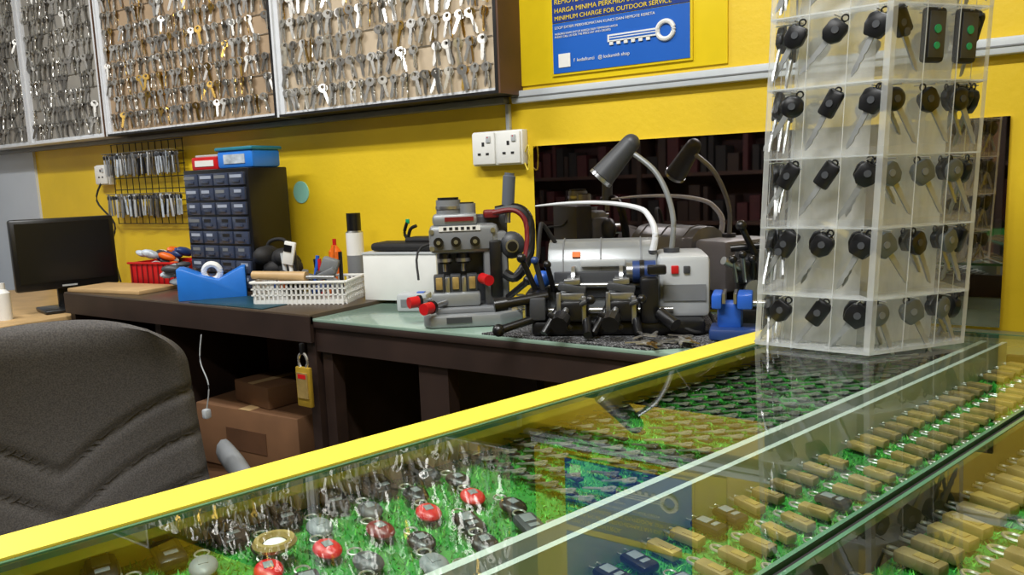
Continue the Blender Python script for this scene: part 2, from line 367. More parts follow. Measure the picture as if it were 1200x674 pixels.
# ------------------------------------------------------------------ left clutter
b=B(); b.box((0,0,.007),(.36,.16,.014),'wood_light',.003); b.done('wooden_board',(-2.61,-.37,.79),8)
b=B()
for s in (-1,1):
    b.box((s*.11,0,.045),(.005,.17,.08),'red',.002); b.box((0,s*.085,.045),(.22,.005,.08),'red',.002)
b.box((0,0,.004),(.22,.17,.008),'red'); b.box((0,-.088,.083),(.235,.012,.008),'red',.003)
for k in range(9): b.box((-.1+k*.025,-.0885,.045),(.004,.004,.07),'red_dark')
for k in range(26): b.sph((random.uniform(-.09,.09),random.uniform(-.07,.07),random.uniform(.06,.12)),random.uniform(.012,.026),random.choice(['bag_clear','blue_dark','blue_dark','white','grey_dark','orange','black_matte']),(1.4,.7,.6),(random.uniform(0,90),20,random.uniform(0,90)),10)
b.done('red_basket',(-2.62,-.17,.79),12)
b=B()
for k in range(16): b.sph((random.uniform(-.035,.035),random.uniform(-.03,.03),random.uniform(.02,.09)),random.uniform(.014,.024),random.choice(['bag_clear','white','bag_clear','grey_dark']),(1.5,.7,.6),(random.uniform(0,90),0,random.uniform(0,90)),10)
b.done('plastic_bag',(-2.38,-.30,.79))
b=B(); b.prism([(-.1,0),(.1,0),(.1,.095),(.088,.095),(.02,.06),(-.03,.075),(-.085,.10),(-.1,.10)],-.045,.045,'blue_bright',T(0,0,0,90,0,0),.003)
b.torus((-.0,0,.082),.024,.010,'white',axis=(.2,1,.1)); b.torus((0,-.0,.082),.017,.004,'cardboard',axis=(.2,1,.1))
b.done('tape_dispenser',(-2.11,-.36,.79),50)
b=B(); b.box((0,0,.0015),(.34,.16,.003),'teal_dark',.001); b.done('cutting_mat',(-1.92,-.385,.79),0)
b=B()
for k in range(16): b.sph((random.uniform(-.05,.05),random.uniform(-.04,.04),random.uniform(.05,.125)),random.uniform(.03,.042),'black_matte',(1.1,.9,.8),(random.uniform(0,60),0,random.uniform(0,90)),12)
b.box((0,0,.03),(.14,.12,.06),'black_matte',.02)
b.tube([(-.05,0,.12),(-.03,0,.165),(.02,0,.17),(.04,0,.13)],.006,'black_matte')
b.done('tool_bag',(-1.98,-.20,.79),20)
b=B(); W,D_,h=.29,.16,.065
b.box((0,0,.004),(W-.02,D_-.02,.006),'white')
for s in (-1,1):
    b.box((0,s*D_/2,h),(W,.01,.008),'white',.003); b.box((s*W/2,0,h),(.01,D_,.008),'white',.003)
    b.box((0,s*(D_/2-.005),.008),(W-.02,.006,.012),'white'); b.box((s*(W/2-.005),0,.008),(.006,D_-.02,.012),'white')
    for k in range(20): b.box((-W/2+.012+k*(W-.024)/19,s*(D_/2-.003),h/2),(.005,.004,h),'white')
    for k in range(11): b.box((s*(W/2-.003),-D_/2+.012+k*(D_-.024)/10,h/2),(.004,.005,h),'white')
    for z in (.028,.046): b.box((0,s*(D_/2-.003),z),(W,.004,.004),'white'); b.box((s*(W/2-.003),0,z),(.004,D_,.004),'white')
for k in range(18): b.box((random.uniform(-.10,.10),random.uniform(-.04,.04),.03+random.uniform(0,.05)),(.06,.02,.02),random.choice(['grey_dark','blue_dark','grey_light','orange','grey_mid','black_matte','black_matte']),.004,rot=(random.uniform(-30,30),random.uniform(-30,30),random.uniform(0,180)))
b.cyl((-.15,-.05,.085),(.02,-.06,.078),.012,'wood_light',r1=.016)
b.cyl((.02,-.06,.078),(.1,-.05,.075),.006,'steel')
for x,c,hh in ((-.06,'white',.15),(-.045,'black_plastic',.17),(.0,'blue',.13),(.05,'orange',.16),(-.08,'grey_light',.14),(.07,'steel',.12),(.09,'black_plastic',.14),(.03,'red',.12),(.02,'black_plastic',.12)):
    b.cyl((x,.03,.01),(x+random.uniform(-.03,.03),.04,hh),.006,c,n=10)
b.box((-.07,.03,.14),(.035,.012,.07),'white',.003,rot=(0,12,0)); b.box((-.07,.023,.155),(.024,.003,.02),'black_plastic',rot=(0,12,0))
b.box((.06,.02,.1),(.05,.03,.05),'grey_mid',.008,rot=(0,20,10))
b.done('mesh_basket',(-1.75,-.29,.79),24)
b=B(); b.cyl((0,0,0),(0,0,.19),.027,'white'); b.cyl((0,0,.05),(0,0,.12),.0273,'grey_mid',caps=False); b.cyl((0,0,.19),(0,0,.2),.027,'steel',r1=.018); b.cyl((0,0,.195),(0,0,.25),.022,'black_plastic'); b.done('spray_can',(-1.72,-.12,.79))
b=B(); b.cyl((0,0,0),(0,0,.13),.02,'orange'); b.cyl((0,0,.13),(0,0,.15),.02,'orange',r1=.006); b.cyl((0,0,.15),(0,0,.17),.006,'red'); b.done('glue_bottle',(-1.80,-.13,.79))
b=B(); b.box((0,0,.0675),(.235,.13,.135),'white',.003); b.box((0,0,.137),(.24,.135,.006),'grey_light',.001); b.done('cardboard_carton',(-1.49,-.135,.79),14)
b=B(); b.box((0,0,.012),(.2,.1,.024),'black_matte',.01); b.box((.05,0,.03),(.09,.07,.016),'black_matte',.007); b.tube([(0,0,.03),(.01,0,.06),(.03,0,.07)],.005,'black_plastic'); b.tube([(0,0,.03),(-.01,0,.05),(-.0,0,.08)],.005,'black_plastic'); b.box((.002,0,.083),(.012,.006,.014),'green_led',.002); b.done('black_pouch',(-1.49,-.135,.932),14)
b=B(); b.box((0,0,.024),(.085,.06,.048),'grey_light',.006); b.box((0,-.031,.024),(.06,.002,.02),'grey_mid'); b.box((.02,0,.049),(.02,.02,.003),'blue'); b.done('small_device',(-1.37,-.26,.78),25)

# ------------------------------------------------------------------ key machine 1 (vertical)
b=B()
b.prism([(-.10,-.10),(.07,-.10),(.125,-.06),(.125,.09),(-.115,.09),(-.115,-.08)],0,.03,'silver_paint',bev=.006)
b.prism([(-.085,-.075),(.06,-.075),(.1,-.05),(.1,.08),(-.09,.08)],.03,.042,'grey_mid',bev=.003)
b.box((-.03,-.101,.018),(.06,.003,.014),'grey_dark')
b.box((-.035,-.025,.06),(.12,.055,.036),'silver_paint',.008)
for x in (-.075,-.035,.005): b.box((x,-.03,.098),(.026,.03,.045),'grey_dark',.003); b.box((x,-.047,.1),(.016,.006,.03),'brass_matte',.002)
for x in (-.055,-.015): b.box((x,-.025,.09),(.012,.04,.05),'steel',.002)
b.cyl((-.06,-.05,.055),(-.10,-.105,.052),.006,'steel'); b.cyl((-.095,-.10,.052),(-.112,-.122,.051),.014,'red'); b.cyl((-.091,-.094,.052),(-.096,-.101,.052),.016,'black_plastic')
b.cyl((-.09,-.02,.06),(-.13,-.04,.058),.006,'steel'); b.cyl((-.128,-.038,.058),(-.15,-.05,.057),.014,'red'); b.cyl((-.122,-.036,.058),(-.128,-.039,.058),.016,'black_plastic')
b.cyl((.03,-.05,.11),(.045,-.085,.108),.013,'red'); b.cyl((.02,-.03,.11),(.03,-.05,.11),.008,'steel')
b.prism([(-.08,.03),(.10,.03),(.10,.085),(-.08,.085)],.03,.26,'grey_dark',bev=.008)
b.box((.065,-.0,.13),(.06,.06,.18),'grey_mid',.008); b.box((.065,-.035,.13),(.03,.02,.14),'black_plastic',.005)
b.box((-.01,.01,.205),(.17,.09,.07),'silver_paint',.014); b.box((-.015,-.036,.205),(.15,.006,.05),'grey_mid',.002)
b.box((-.02,-.0405,.232),(.1,.003,.012),'white'); 
for k in range(6): b.box((-.055+k*.014,-.0425,.232),(.008,.001,.007),'black_matte')
for x in (-.072,-.03,.016): b.cyl((x,-.036,.20),(x,-.05,.20),.012,'black_plastic'); b.cyl((x,-.05,.20),(x,-.054,.20),.005,'steel')
for x in (-.088,.06): b.cyl((x,-.03,.185),(x,-.042,.185),.006,'steel'); b.cyl((x,-.03,.225),(x,-.042,.225),.006,'steel')
for x in (-.06,-.015):
    b.cyl((x,-.01,.17),(x,-.01,.145),.016,'black_plastic'); b.cyl((x,-.01,.158),(x,-.01,.15),.019,'steel'); b.cyl((x,-.01,.145),(x,-.01,.125),.005,'steel')
b.box((-.03,.01,.252),(.11,.075,.03),'silver_paint',.01); b.cyl((-.045,.01,.265),(-.045,.01,.30),.03,'grey_mid'); b.cyl((-.045,.01,.278),(-.045,.01,.285),.032,'steel'); b.cyl((-.045,.01,.30),(-.045,.01,.306),.026,'black_plastic')
b.box((-.02,-.03,.254),(.07,.003,.010),'red_dark'); b.cyl((0,.01,.262),(0,.01,.29),.022,'silver_paint'); b.cyl((0.0,.01,.29),(0,.01,.293),.018,'black_plastic')
b.box((.06,.02,.262),(.04,.05,.02),'red_dark',.006)
ring=[(.07,-.02,.27),(.12,-.03,.275),(.147,-.04,.25),(.15,-.05,.2),(.14,-.06,.15),(.11,-.06,.11),(.085,-.05,.12)]
b.tube(ring,.012,'black_plastic'); b.tube([(x-.008,y-.006,z-.004) for x,y,z in ring[:5]],.007,'red_dark')
b.sph((.105,-.02,.185),.034,'grey_dark',(1,.6,1)); b.cyl((.105,-.03,.185),(.105,-.055,.185),.016,'steel'); b.cyl((.105,-.05,.185),(.105,-.062,.185),.012,'black_plastic')
b.cyl((.098,-.02,.24),(.10,-.02,.272),.007,'steel'); b.tube([(.10,-.02,.268),(.101,-.02,.29),(.104,-.02,.33),(.106,-.02,.352),(.107,-.02,.36)],lambda t:.0155 if t<.8 else .012,'grip_grey',n=14)
b.cyl((.10,-.02,.266),(.10,-.02,.272),.018,'black_plastic')
b.cyl((.09,-.05,.06),(.135,-.08,.1),.008,'black_plastic'); b.sph((.138,-.082,.104),.012,'black_plastic')
b.tube([(.05,.06,.26),(.02,.09,.2),(-.12,.09,.18),(-.13,.05,.1)],.003,'black_matte')
for k in range(7): b.torus((.12,-.06,.03+k*.006),.009,.0016,'steel',n=12,k=5)
b.done('vertical_key_cutting_machine',(-1.13,-.325,.781),37)
b=B(); b.prism([(-1.0,-.465),(-.60,-.465),(-.50,-.38),(-.50,-.05),(-.92,-.05),(-.95,-.28),(-.965,-.40)],.7805,.784,'mat_speckle'); b.done('rubber_mat')
# ------------------------------------------------------------------ key machine 2
b=B()
b.box((0,0,.016),(.37,.24,.032),'black_plastic',.008)
hood=[(-.03,.03),(-.03,.12),(-.022,.155),(-.005,.18),(.02,.193),(.05,.197),(.08,.192),(.105,.17),(.115,.13),(.115,.03)]
b.prism([(y,z) for y,z in hood],-.155,.09,'silver_paint',Matrix(((0,0,1,0),(1,0,0,0),(0,1,0,0),(0,0,0,1))),.005)
for x in (-.12,-.035,.055): b.tube([(x,y,z+.001) for y,z in hood[1:8]],.0018,'grey_mid',n=6,smooth=False)
b.box((-.03,-.033,.10),(.22,.008,.06),'grey_dark',.003)
b.box((-.09,-.018,.166),(.018,.004,.014),'orange',rot=(-40,0,0))
b.box((-.03,-.034,.148),(.10,.01,.016),'grey_light',.003)
b.prism([(.09,-.075),(.20,-.075),(.20,.10),(.09,.10)],.03,.165,'grey_light',bev=.012)
b.box((.125,-.077,.135),(.016,.006,.018),'red',.002); b.box((.15,-.077,.135),(.014,.006,.016),'grey_dark',.002); b.box((.145,-.077,.085),(.09,.003,.035),'grey_mid')
b.cyl((-.20,-.085,.05),(.12,-.085,.05),.007,'steel'); b.cyl((-.19,-.045,.10),(.10,-.045,.10),.006,'steel'); b.cyl((-.19,-.07,.035),(.12,-.07,.035),.01,'grey_mid')
for x in (-.095,.01):
    b.cyl((x-.004,-.045,.11),(x+.004,-.045,.11),.034,'steel',n=28); b.cyl((x-.014,-.045,.11),(x+.014,-.045,.11),.013,'grey_dark')
    b.box((x+.0,-.10,.055),(.07,.07,.045),'black_plastic',.008); b.box((x,-.098,.085),(.055,.05,.018),'steel',.003); b.box((x,-.105,.103),(.06,.03,.016),'grey_dark',.003,rot=(0,10,0)); b.box((x,-.105,.116),(.035,.02,.012),'steel',.002)
    b.box((x-.028,-.13,.062),(.010,.012,.07),'steel',.002); b.box((x+.026,-.13,.058),(.010,.012,.06),'steel',.002)
    b.cyl((x-.012,-.13,.06),(x-.02,-.175,.045),.007,'steel'); b.cyl((x-.018,-.165,.048),(x-.024,-.195,.038),.019,'black_plastic',n=10)
    b.box((x-.022,-.18,.044),(.06,.010,.012),'black_plastic',.004,rot=(0,35,0))
    b.cyl((x+.02,-.13,.07),(x+.04,-.17,.085),.005,'steel'); b.sph((x+.042,-.172,.087),.010,'black_plastic')
    b.cyl((x-.03,-.11,.06),(x-.06,-.15,.012),.008,'black_plastic'); b.cyl((x+.03,-.12,.04),(x+.035,-.18,.014),.009,'black_plastic')
b.cyl((-.17,-.06,.07),(-.205,-.085,.165),.0065,'black_plastic'); b.sph((-.206,-.086,.168),.011,'black_plastic')
b.cyl((-.16,-.06,.08),(-.175,-.09,.16),.006,'grey_dark'); b.sph((-.176,-.092,.163),.009,'blue_dark')
b.cyl((-.14,-.05,.09),(-.15,-.08,.15),.006,'black_plastic'); b.sph((-.15,-.081,.152),.009,'black_plastic')
b.cyl((-.15,-.10,.085),(-.235,-.13,.075),.011,'black_plastic'); b.cyl((-.235,-.13,.075),(-.262,-.138,.072),.015,'black_plastic')
b.cyl((-.17,-.11,.04),(-.25,-.15,.02),.009,'black_plastic'); b.sph((-.252,-.151,.02),.014,'black_plastic')
b.box((-.175,-.06,.06),(.05,.1,.07),'black_plastic',.01); b.sph((-.165,-.045,.115),.02,'blue',(1,.8,1)); b.box((-.17,-.115,.06),(.035,.02,.05),'grey_dark',.004)
b.cyl((.035,-.055,.13),(.085,-.055,.13),.024,'blue_dark'); b.cyl((.022,-.055,.13),(.035,-.055,.13),.02,'steel'); b.cyl((.05,-.055,.13),(.06,-.055,.13),.0255,'black_plastic'); b.box((.07,-.10,.075),(.04,.05,.10),'black_plastic',.008); b.box((.085,-.11,.14),(.04,.02,.02),'black_plastic',.004)
b.cyl((.09,-.13,.05),(.12,-.16,.03),.014,'black_plastic')
b.tube([(-.14,.02,.192),(-.165,0,.235),(-.17,-.02,.225),(-.175,-.04,.16)],.005,'black_matte')
b.tube([(.19,.0,.05),(.21,-.06,.01),(.17,-.12,.006),(.13,-.11,.02)],.004,'black_matte')
b.done('key_duplicating_machine',(-.755,-.27,.785),25)
b=B()
b.cyl((-.645,-.215,.951),(-.645,-.215,.96),.018,'grey_dark'); 
b.tube([(-.645,-.215,.955),(-.642,-.21,1.02),(-.658,-.205,1.08),(-.69,-.205,1.135),(-.742,-.212,1.178)],.0062,'silver_paint')
b.cyl((-.742,-.212,1.197),(-.802,-.238,1.125),.021,'grey_dark',r1=.029,n=28); b.cyl((-.803,-.2385,1.124),(-.808,-.2407,1.118),.030,'steel',n=28); b.sph((-.742,-.212,1.197),.021,'grey_dark'); b.cyl((-.808,-.2408,1.1178),(-.8085,-.2411,1.1172),.026,'grey_light',n=24)
b.done('gooseneck_lamp')
b=B(); b.tube([(-.678,-.245,.951),(-.672,-.242,.995),(-.69,-.232,1.03),(-.72,-.222,1.050),(-.80,-.222,1.063),(-.90,-.222,1.064),(-.995,-.222,1.058)],lambda t:.0062*(1-t)**.6+.0018,'frame_white'); b.cyl((-.678,-.245,.951),(-.678,-.245,.957),.010,'grey_dark'); b.done('flexible_arm')
b=B(); b.box((0,0,.02),(.13,.12,.04),'black_plastic',.006); b.box((.01,.02,.10),(.09,.07,.14),'grey_dark',.015); b.box((-.02,-.03,.12),(.05,.05,.05),'black_plastic',.008); b.cyl((-.03,-.05,.13),(-.07,-.08,.15),.009,'steel'); b.cyl((0,-.03,.16),(-.03,-.05,.22),.007,'black_plastic'); b.sph((-.031,-.051,.223),.012,'black_plastic')
b.cyl((.03,-.02,.15),(.03,-.04,.235),.006,'steel'); b.cyl((.0,-.04,.08),(0,-.06,.08),.024,'steel'); b.box((.04,-.04,.06),(.03,.04,.06),'grey_mid',.004); b.cyl((-.05,-.02,.17),(.05,-.03,.18),.008,'black_plastic')
for k in range(5): b.cyl((-.04+k*.018,-.05,.10),(-.05+k*.02,-.075,.15+.01*(k%2)),.005,random.choice(['black_plastic','steel','grey_dark'])); b.sph((-.05+k*.02,-.076,.152+.01*(k%2)),.009,'black_plastic')
b.done('key_engraving_machine',(-.49,-.12,.785),22)
b=B(); b.box((0,0,.012),(.10,.08,.024),'blue_dark',.006); b.box((-.01,.01,.045),(.05,.05,.06),'blue',.012); b.box((-.035,0,.08),(.02,.075,.03),'blue',.004); b.box((.02,0,.08),(.03,.075,.03),'blue',.004); b.box((-.021,0,.086),(.006,.07,.02),'steel'); b.box((.001,0,.086),(.006,.07,.02),'steel'); b.cyl((.03,0,.072),(.075,0,.072),.007,'steel'); b.cyl((.072,-.03,.072),(.072,.03,.072),.004,'steel'); b.done('bench_vise',(-.475,-.30,.785),15)
b=B()
for k in range(14):
    b.merge(KT[k%5],T(-.58+random.uniform(-.05,.05),-.425+random.uniform(-.025,.04),.787+.001*k,90,0,random.uniform(0,360),1.0))
b.done('loose_keys')
# ------------------------------------------------------------------ under bench
b=B(); b.box((0,0,.12),(.44,.26,.24),'cardboard',.004); b.box((0,-.131,.12),(.2,.002,.06),'wood_brown'); b.box((0,0,.2405),(.05,.26,.001),'wood_light'); b.done('cardboard_box',(-2.0,-.24,0),0)
b=B(); b.box((0,0,.1),(.46,.27,.2),'cardboard',.004); b.box((0,-.136,.1),(.18,.002,.07),'wood_brown'); b.box((0,0,.2005),(.05,.27,.001),'wood_light'); b.done('cardboard_box',(-2.0,-.24,.2415),3)
b=B(); b.box((0,0,.035),(.2,.16,.07),'cardboard',.004); b.box((0,-.0,.071),(.03,.16,.001),'wood_light'); b.done('cardboard_box',(-2.0,-.25,.443),-8)
b=B(); b.tube([(-2.02,-.48,.70),(-2.03,-.485,.62),(-2.0,-.485,.55),(-2.02,-.485,.47)],.002,'grey_light'); b.box((-2.02,-.487,.458),(.022,.022,.03),'grey_light',.006); b.done('phone_charger')
b=B(); b.box((-1.575,-.487,.595),(.055,.012,.11),'gold',.004); b.box((-1.575,-.4945,.60),(.04,.003,.07),'brass_matte'); b.torus((-1.575,-.487,.665),.017,.004,'nickel',axis=(0,1,0),sc=(1,1.3)); b.box((-1.575,-.487,.70),(.012,.012,.03),'black_plastic',.003); b.box((-1.575,-.4955,.625),(.03,.002,.012),'red'); b.done('padlock_package')
# ------------------------------------------------------------------ office chair
b=B()
def backsurf(u,v):
    hw=.215+.045*(1-v)
    vv=max(0,(v-.80)/.20)
    hw*= (1-.28*vv**2.6)
    x=u*hw; z=.38+v*.53-.022*abs(u)**3*vv
    y=-.06*(u*u)+.05*math.sin(v*3.1)
    return x,y,z
NU,NV=40,56; vs=[];fs=[]
for side in (0,1):
    for j in range(NV+1):
        for i in range(NU+1):
            u=-1+2*i/NU; v=j/NV; x,y,z=backsurf(u,v)
            e=min(1,(1-abs(u))*6,v*6,(1-v)*9); th=.034*math.sqrt(max(0,1-(1-e)**2))+.001
            g=0
            if side==0:
                for cc in (.40,.56,.72):
                    dd=v-(cc-.25*(1-abs(u))**1.4); g+= .010*math.exp(-(dd/.012)**2)
            vs.append((x,y-(th-g if side==0 else -th*.7),z))
for side in (0,1):
    o=side*(NU+1)*(NV+1)
    for j in range(NV):
        for i in range(NU):
            q=[o+j*(NU+1)+i,o+j*(NU+1)+i+1,o+(j+1)*(NU+1)+i+1,o+(j+1)*(NU+1)+i]
            fs.append(q if side==0 else q[::-1])
b.raw(vs,fs,'fabric')
b.box((0,-.28,.47),(.46,.44,.08),'fabric',.035,seg=4); b.box((0,-.02,.43),(.07,.12,.02),'black_plastic'); b.box((0,.05,.5),(.07,.02,.2),'black_plastic',.005)
b.cyl((0,-.25,.1),(0,-.25,.43),.028,'black_plastic')
for k in range(5):
    a=k*2*math.pi/5; e=(math.cos(a)*.27,-.25+math.sin(a)*.27,.07); b.cyl((0,-.25,.11),e,.02,'black_plastic',r1=.014); b.sph((e[0],e[1],.03),.03,'black_plastic',(.6,1,1))
for s in (-1,1):
    b.tube([(s*.2,-.2,.42),(s*.28,-.22,.45),(s*.29,-.2,.58),(s*.285,-.1,.61),(s*.285,.06,.60)],.017,'grey_mid',flat=1.5)
b.done('office_chair',(-1.40,-1.205,0),63,ang=60)

# ------------------------------------------------------------------ glass counter (own frame)
KS=1.156
CX,CY,CZ=0.0,-1.85,1.125
GZ=.865; OX,OY=-.346,-.638; RZ=-17.0
YA=-1.6; W2=1.0
def YB(x): return .158+.3055*x
dc=bpy.data.objects.new('display_counter',None); COL.objects.link(dc); dc.location=(OX,OY,0); dc.rotation_euler=(0,0,math.radians(RZ))
def cb(b,x0,x1,z0,z1,m,ya=YA,ins=0):
    b.prism([(x0,ya),(x1,ya),(x1,YB(x1)-ins),(x0,YB(x0)-ins)],z0,z1,m)
FZ=.815
S1,S2=.258,.290
SM=.428
b=B()
cb(b,0,.010,0,GZ-.012,'strip_yellow'); cb(b,W2-.014,W2,0,GZ-.01,'wood_dark'); b.bb(.014,W2-.014,YA,YA+.014,0,GZ-.01,'wood_dark')
b.prism([(.010,YB(.010)-.014),(W2-.014,YB(W2-.014)-.014),(W2-.014,YB(W2-.014)),(.010,YB(.010))],0,GZ-.03,'wood_dark')
b.prism([(.010,YA+.014),(W2-.014,YA+.014),(W2-.014,YB(W2-.014)-.016),(.010,YB(.010)-.016)],FZ-.03,FZ,'wood_dark')
cb(b,-.002,.043,GZ-.016,GZ+.003,'strip_yellow')
cb(b,.0435,.047,GZ-.006,GZ+.0008,'glass_edge')
cb(b,S1,S1+.008,FZ,GZ-.008,'rail_grey',YA+.02,.02); cb(b,S2-.006,S2,FZ,GZ-.008,'rail_grey',YA+.02,.02); cb(b,S1+.008,S2-.006,FZ,FZ+.012,'grey_mid',YA+.02,.02)
cb(b,SM-.002,SM+.002,FZ,GZ-.003,'black_matte',YA+.014,.016); cb(b,SM-.007,SM-.0035,GZ-.006,GZ+.0006,'glass_edge'); cb(b,SM+.0035,SM+.007,GZ-.006,GZ+.0006,'glass_edge')
b.prism([(.049,YB(.049)-.004),(W2,YB(W2)-.004),(W2,YB(W2)),(.049,YB(.049))],GZ-.006,GZ+.0006,'glass_edge')
b.done('counter_body',parent=dc)
b=B()
for a,c in ((.0465,SM-.007),(SM+.007,W2)):
    b.raw([(a,YA,GZ),(c,YA,GZ),(c,YB(c)-.002,GZ),(a,YB(a)-.002,GZ)],[[0,1,2,3]],'counter_glass')
b.done('glass_top',parent=dc)
GR=FZ+.004
b=B(); cb(b,.012,S1-.001,FZ+.0005,GR,'grass',YA+.02,.02); cb(b,S2+.001,SM-.005,FZ+.0005,GR,'grass',YA+.02,.02); cb(b,SM+.005,W2-.016,FZ+.0005,GR,'grass',YA+.02,.02)
def blades(x0,x1,y0,n):
    k1=b.mi('grass_b1');k2=b.mi('grass_b2')
    for _ in range(n):
        x=random.uniform(x0,x1);y=random.uniform(y0,YB(x)-.025);a=random.uniform(0,6.28);h=random.uniform(.002,.006);w=.0010
        dx,dy=math.cos(a)*w,math.sin(a)*w; lx,ly=random.uniform(-.004,.004),random.uniform(-.004,.004)
        o=len(b.v); b.v+=[(x-dx,y-dy,GR),(x+dx,y+dy,GR),(x+lx,y+ly,GR+h)]; b.f.append([o,o+1,o+2]); b.m.append(k1 if random.random()<.65 else k2)
blades(.014,S1-.003,-1.4,24000); blades(S2+.003,SM-.006,-1.4,12000); blades(SM+.006,.82,-1.15,30000)
b.done('artificial_grass',parent=dc)
def fob(c,c2):
    t=B(); t.box((0,0,.005),(.022,.038,.010),c,.0045); t.box((0,.006,.0103),(.012,.014,.001),c2,.0004); t.box((0,-.008,.0103),(.010,.006,.001),c2,.0004); t.torus((0,.024,.006),.006,.001,'nickel',n=12,k=5); return t
def oval(c):
    t=B(); t.sph((0,0,.006),.014,c,(.85,1.2,.42)); t.box((0,0,.0115),(.008,.010,.001),'grey_mid',.0004); t.torus((0,.022,.006),.006,.001,'nickel',n=12,k=5); return t
def ringw():
    t=B(); t.torus((0,0,.008),.014,.004,'brass_matte',n=20,k=6); t.sph((0,0,.006),.01,'white',(1,1,.4)); return t
def lock(m):
    t=B(); t.box((0,0,.005),(.015,.036,.010),m,.002); t.box((0,-.004,.0102),(.008,.016,.001),'brass_matte'); t.tube([(-.005,.017,.005),(-.005,.026,.005),(0,.031,.005),(.005,.026,.005),(.005,.017,.005)],.0016,'nickel',n=6); return t
def pack():
    t=B(); t.box((0,0,.0015),(.026,.044,.003),'grey_light',.001); t.merge(fob('black_plastic','grey_mid'),T(0,0,.003)); return t
FG=[fob('grey_dark','grey_mid'),fob('black_plastic','grey_mid'),pack()]
OV=[oval('grey_mid'),oval('black_plastic'),oval('grey_dark'),oval('black_plastic')]; OR=[oval('red'),oval('red'),oval('red_dark')]
def inb(x,y): return y<YB(x)-.04
b=B()
y=-1.35; i=0
while y<-.60:
    for k,x in enumerate((.036,.079,.122,.165,.205,.240)):
        yy=y+.014*(k%2)
        if k==0: t=random.choice([FG[0],FG[2],FG[1]])
        elif k==1: t=random.choice(OV)
        elif k==2: t=random.choice(OR) if yy>-1.0 else random.choice(OV)
        else: t=random.choice(OV+FG[:2])
        b.merge(t,T(x,yy,GR+.004,4,0,84+random.uniform(-10,10),1.08 if k==0 else .95))
    y+=.050; i+=1
b.merge(ringw(),T(.10,-.835,GR+.012)); 
y=-.58
while y<YB(.25)-.05:
    for x in (.034,.058,.084,.108,.132,.156,.18,.204,.228,.246):
        if inb(x,y) and random.random()<.93:
            b.merge(random.choice([KT[0],KT[2],KT[0]]),T(x,y,GR+.012,78,0,95+random.uniform(-12,12),.72)); b.merge(random.choice(FG[:2]),T(x,y+.004,GR+.006,0,0,88+random.uniform(-10,10),.42))
    y+=.03
b.done('key_fob_merchandise',(OX,OY,0),RZ)
b=B(); LK=[lock('lock_tan'),lock('lock_tan'),lock('brass_matte')]
y=-1.35; i=0
while y<.25:
    for x in (.311,.358,.402):
        t=random.choice(LK+[FG[1]]) if y<-.4 else random.choice(LK)
        if inb(x,y) and random.random()<.92: b.merge(t,T(x,y,GR+.004,0,0,84+random.uniform(-8,8),.80))
    y+=.030; i+=1
b.merge(oval('orange'),T(.305,-.90,GR+.014,0,0,80,1.3))
b.done('padlock_merchandise',(OX,OY,0),RZ)
b=B(); y=-1.05; i=0
while y<.40:
    for k in range(7):
        x=.458+k*.056
        if inb(x,y+.01) and random.random()<.96: b.merge(random.choice(LK),T(x,y,GR+.004,0,0,80+random.uniform(-6,6),1.0))
    y+=.030; i+=1
b.done('padlock_merchandise',(OX,OY,0),RZ)
# ------------------------------------------------------------------ acrylic key stand
def sc2(x,y): return Vector((CX+(x-CX)*KS,CY+(y-CY)*KS))
F_=sc2(-.138,-.879);L_=sc2(-.275,-.868);R_=sc2(-.047,-.760);RR=sc2(-.105,-.65);RL=sc2(-.285,-.735)
poly=[F_,R_,RR,RL,L_]
cen=sum(poly,Vector((0,0)))/5
Zb=GZ+.0035; Ztop=1.55
def carkey(kind,hm='black_plastic'):
    t=B()
    if kind==0: t.prism([(-.010,-.015),(.010,-.015),(.015,-.003),(.014,.009),(.008,.014),(-.008,.014),(-.014,.009),(-.015,-.003)],-.0045,.0045,hm,T(0,0,0,90,0,0),.002)
    elif kind==1: t.sph((0,0,0),.0150,hm,(1,.32,.95))
    elif kind==2: t.box((0,0,0),(.022,.009,.034),hm,.004)
    elif kind==4: t.box((.002,0,.002),(.024,.011,.036),hm,.005); t.cyl((0,-.006,-.012),(0,.006,-.012),.005,'grey_dark',n=12)
    else: t.prism([(-.013,-.008),(-.006,-.016),(.006,-.016),(.013,-.008),(.013,.006),(.009,.012),(-.009,.012),(-.013,.006)],-.0045,.0045,hm,T(0,0,0,90,0,0),.002)
    t.cyl((0,-.0046,0),(0,-.0056,0),.0045,'grey_dark' if hm=='black_plastic' else 'grey_mid',n=10); t.torus((0,0,.0165),.004,.0012,'black_plastic',axis=(0,1,0),n=12,k=5)
    pr=[(-.0034,-.012),(.0034,-.012),(.0034,-.032),(.0022,-.035),(.0034,-.040),(.0020,-.046),(.0030,-.052),(0,-.063),(-.0030,-.058)]
    k=len(pr); vs=[(x,-.0012,z) for x,z in pr]+[(x,.0012,z) for x,z in pr]
    t.raw(vs,[list(range(k)),list(range(2*k-1,k-1,-1))]+[[i,i+k,(i+1)%k+k,(i+1)%k] for i in range(k)],'blade_steel'); return t
CK=[carkey(0),carkey(1),carkey(2),carkey(3),carkey(4)]
CG=[carkey(0,'grey_shell'),carkey(3,'grey_shell'),carkey(1,'grey_shell')]
def remote():
    t=B(); t.box((0,0,-.014),(.029,.010,.060),'black_matte',.004); t.box((0,-.0055,-.014),(.023,.001,.050),'grey_dark',.0004); t.cyl((0,-.0055,-.008),(0,-.0068,-.008),.0048,'green_led'); t.cyl((0,-.0055,-.026),(0,-.0068,-.026),.0040,'green_led'); return t
RM=remote()
b=B(); ky=B()
b.prism([tuple(p) for p in poly],Zb,Zb+.005,'acrylic_edge')
b.prism([tuple(p) for p in poly],Ztop,Ztop+.005,'acrylic_edge')
rowz=[.945+.0972*k for k in range(7)]
DP=.036
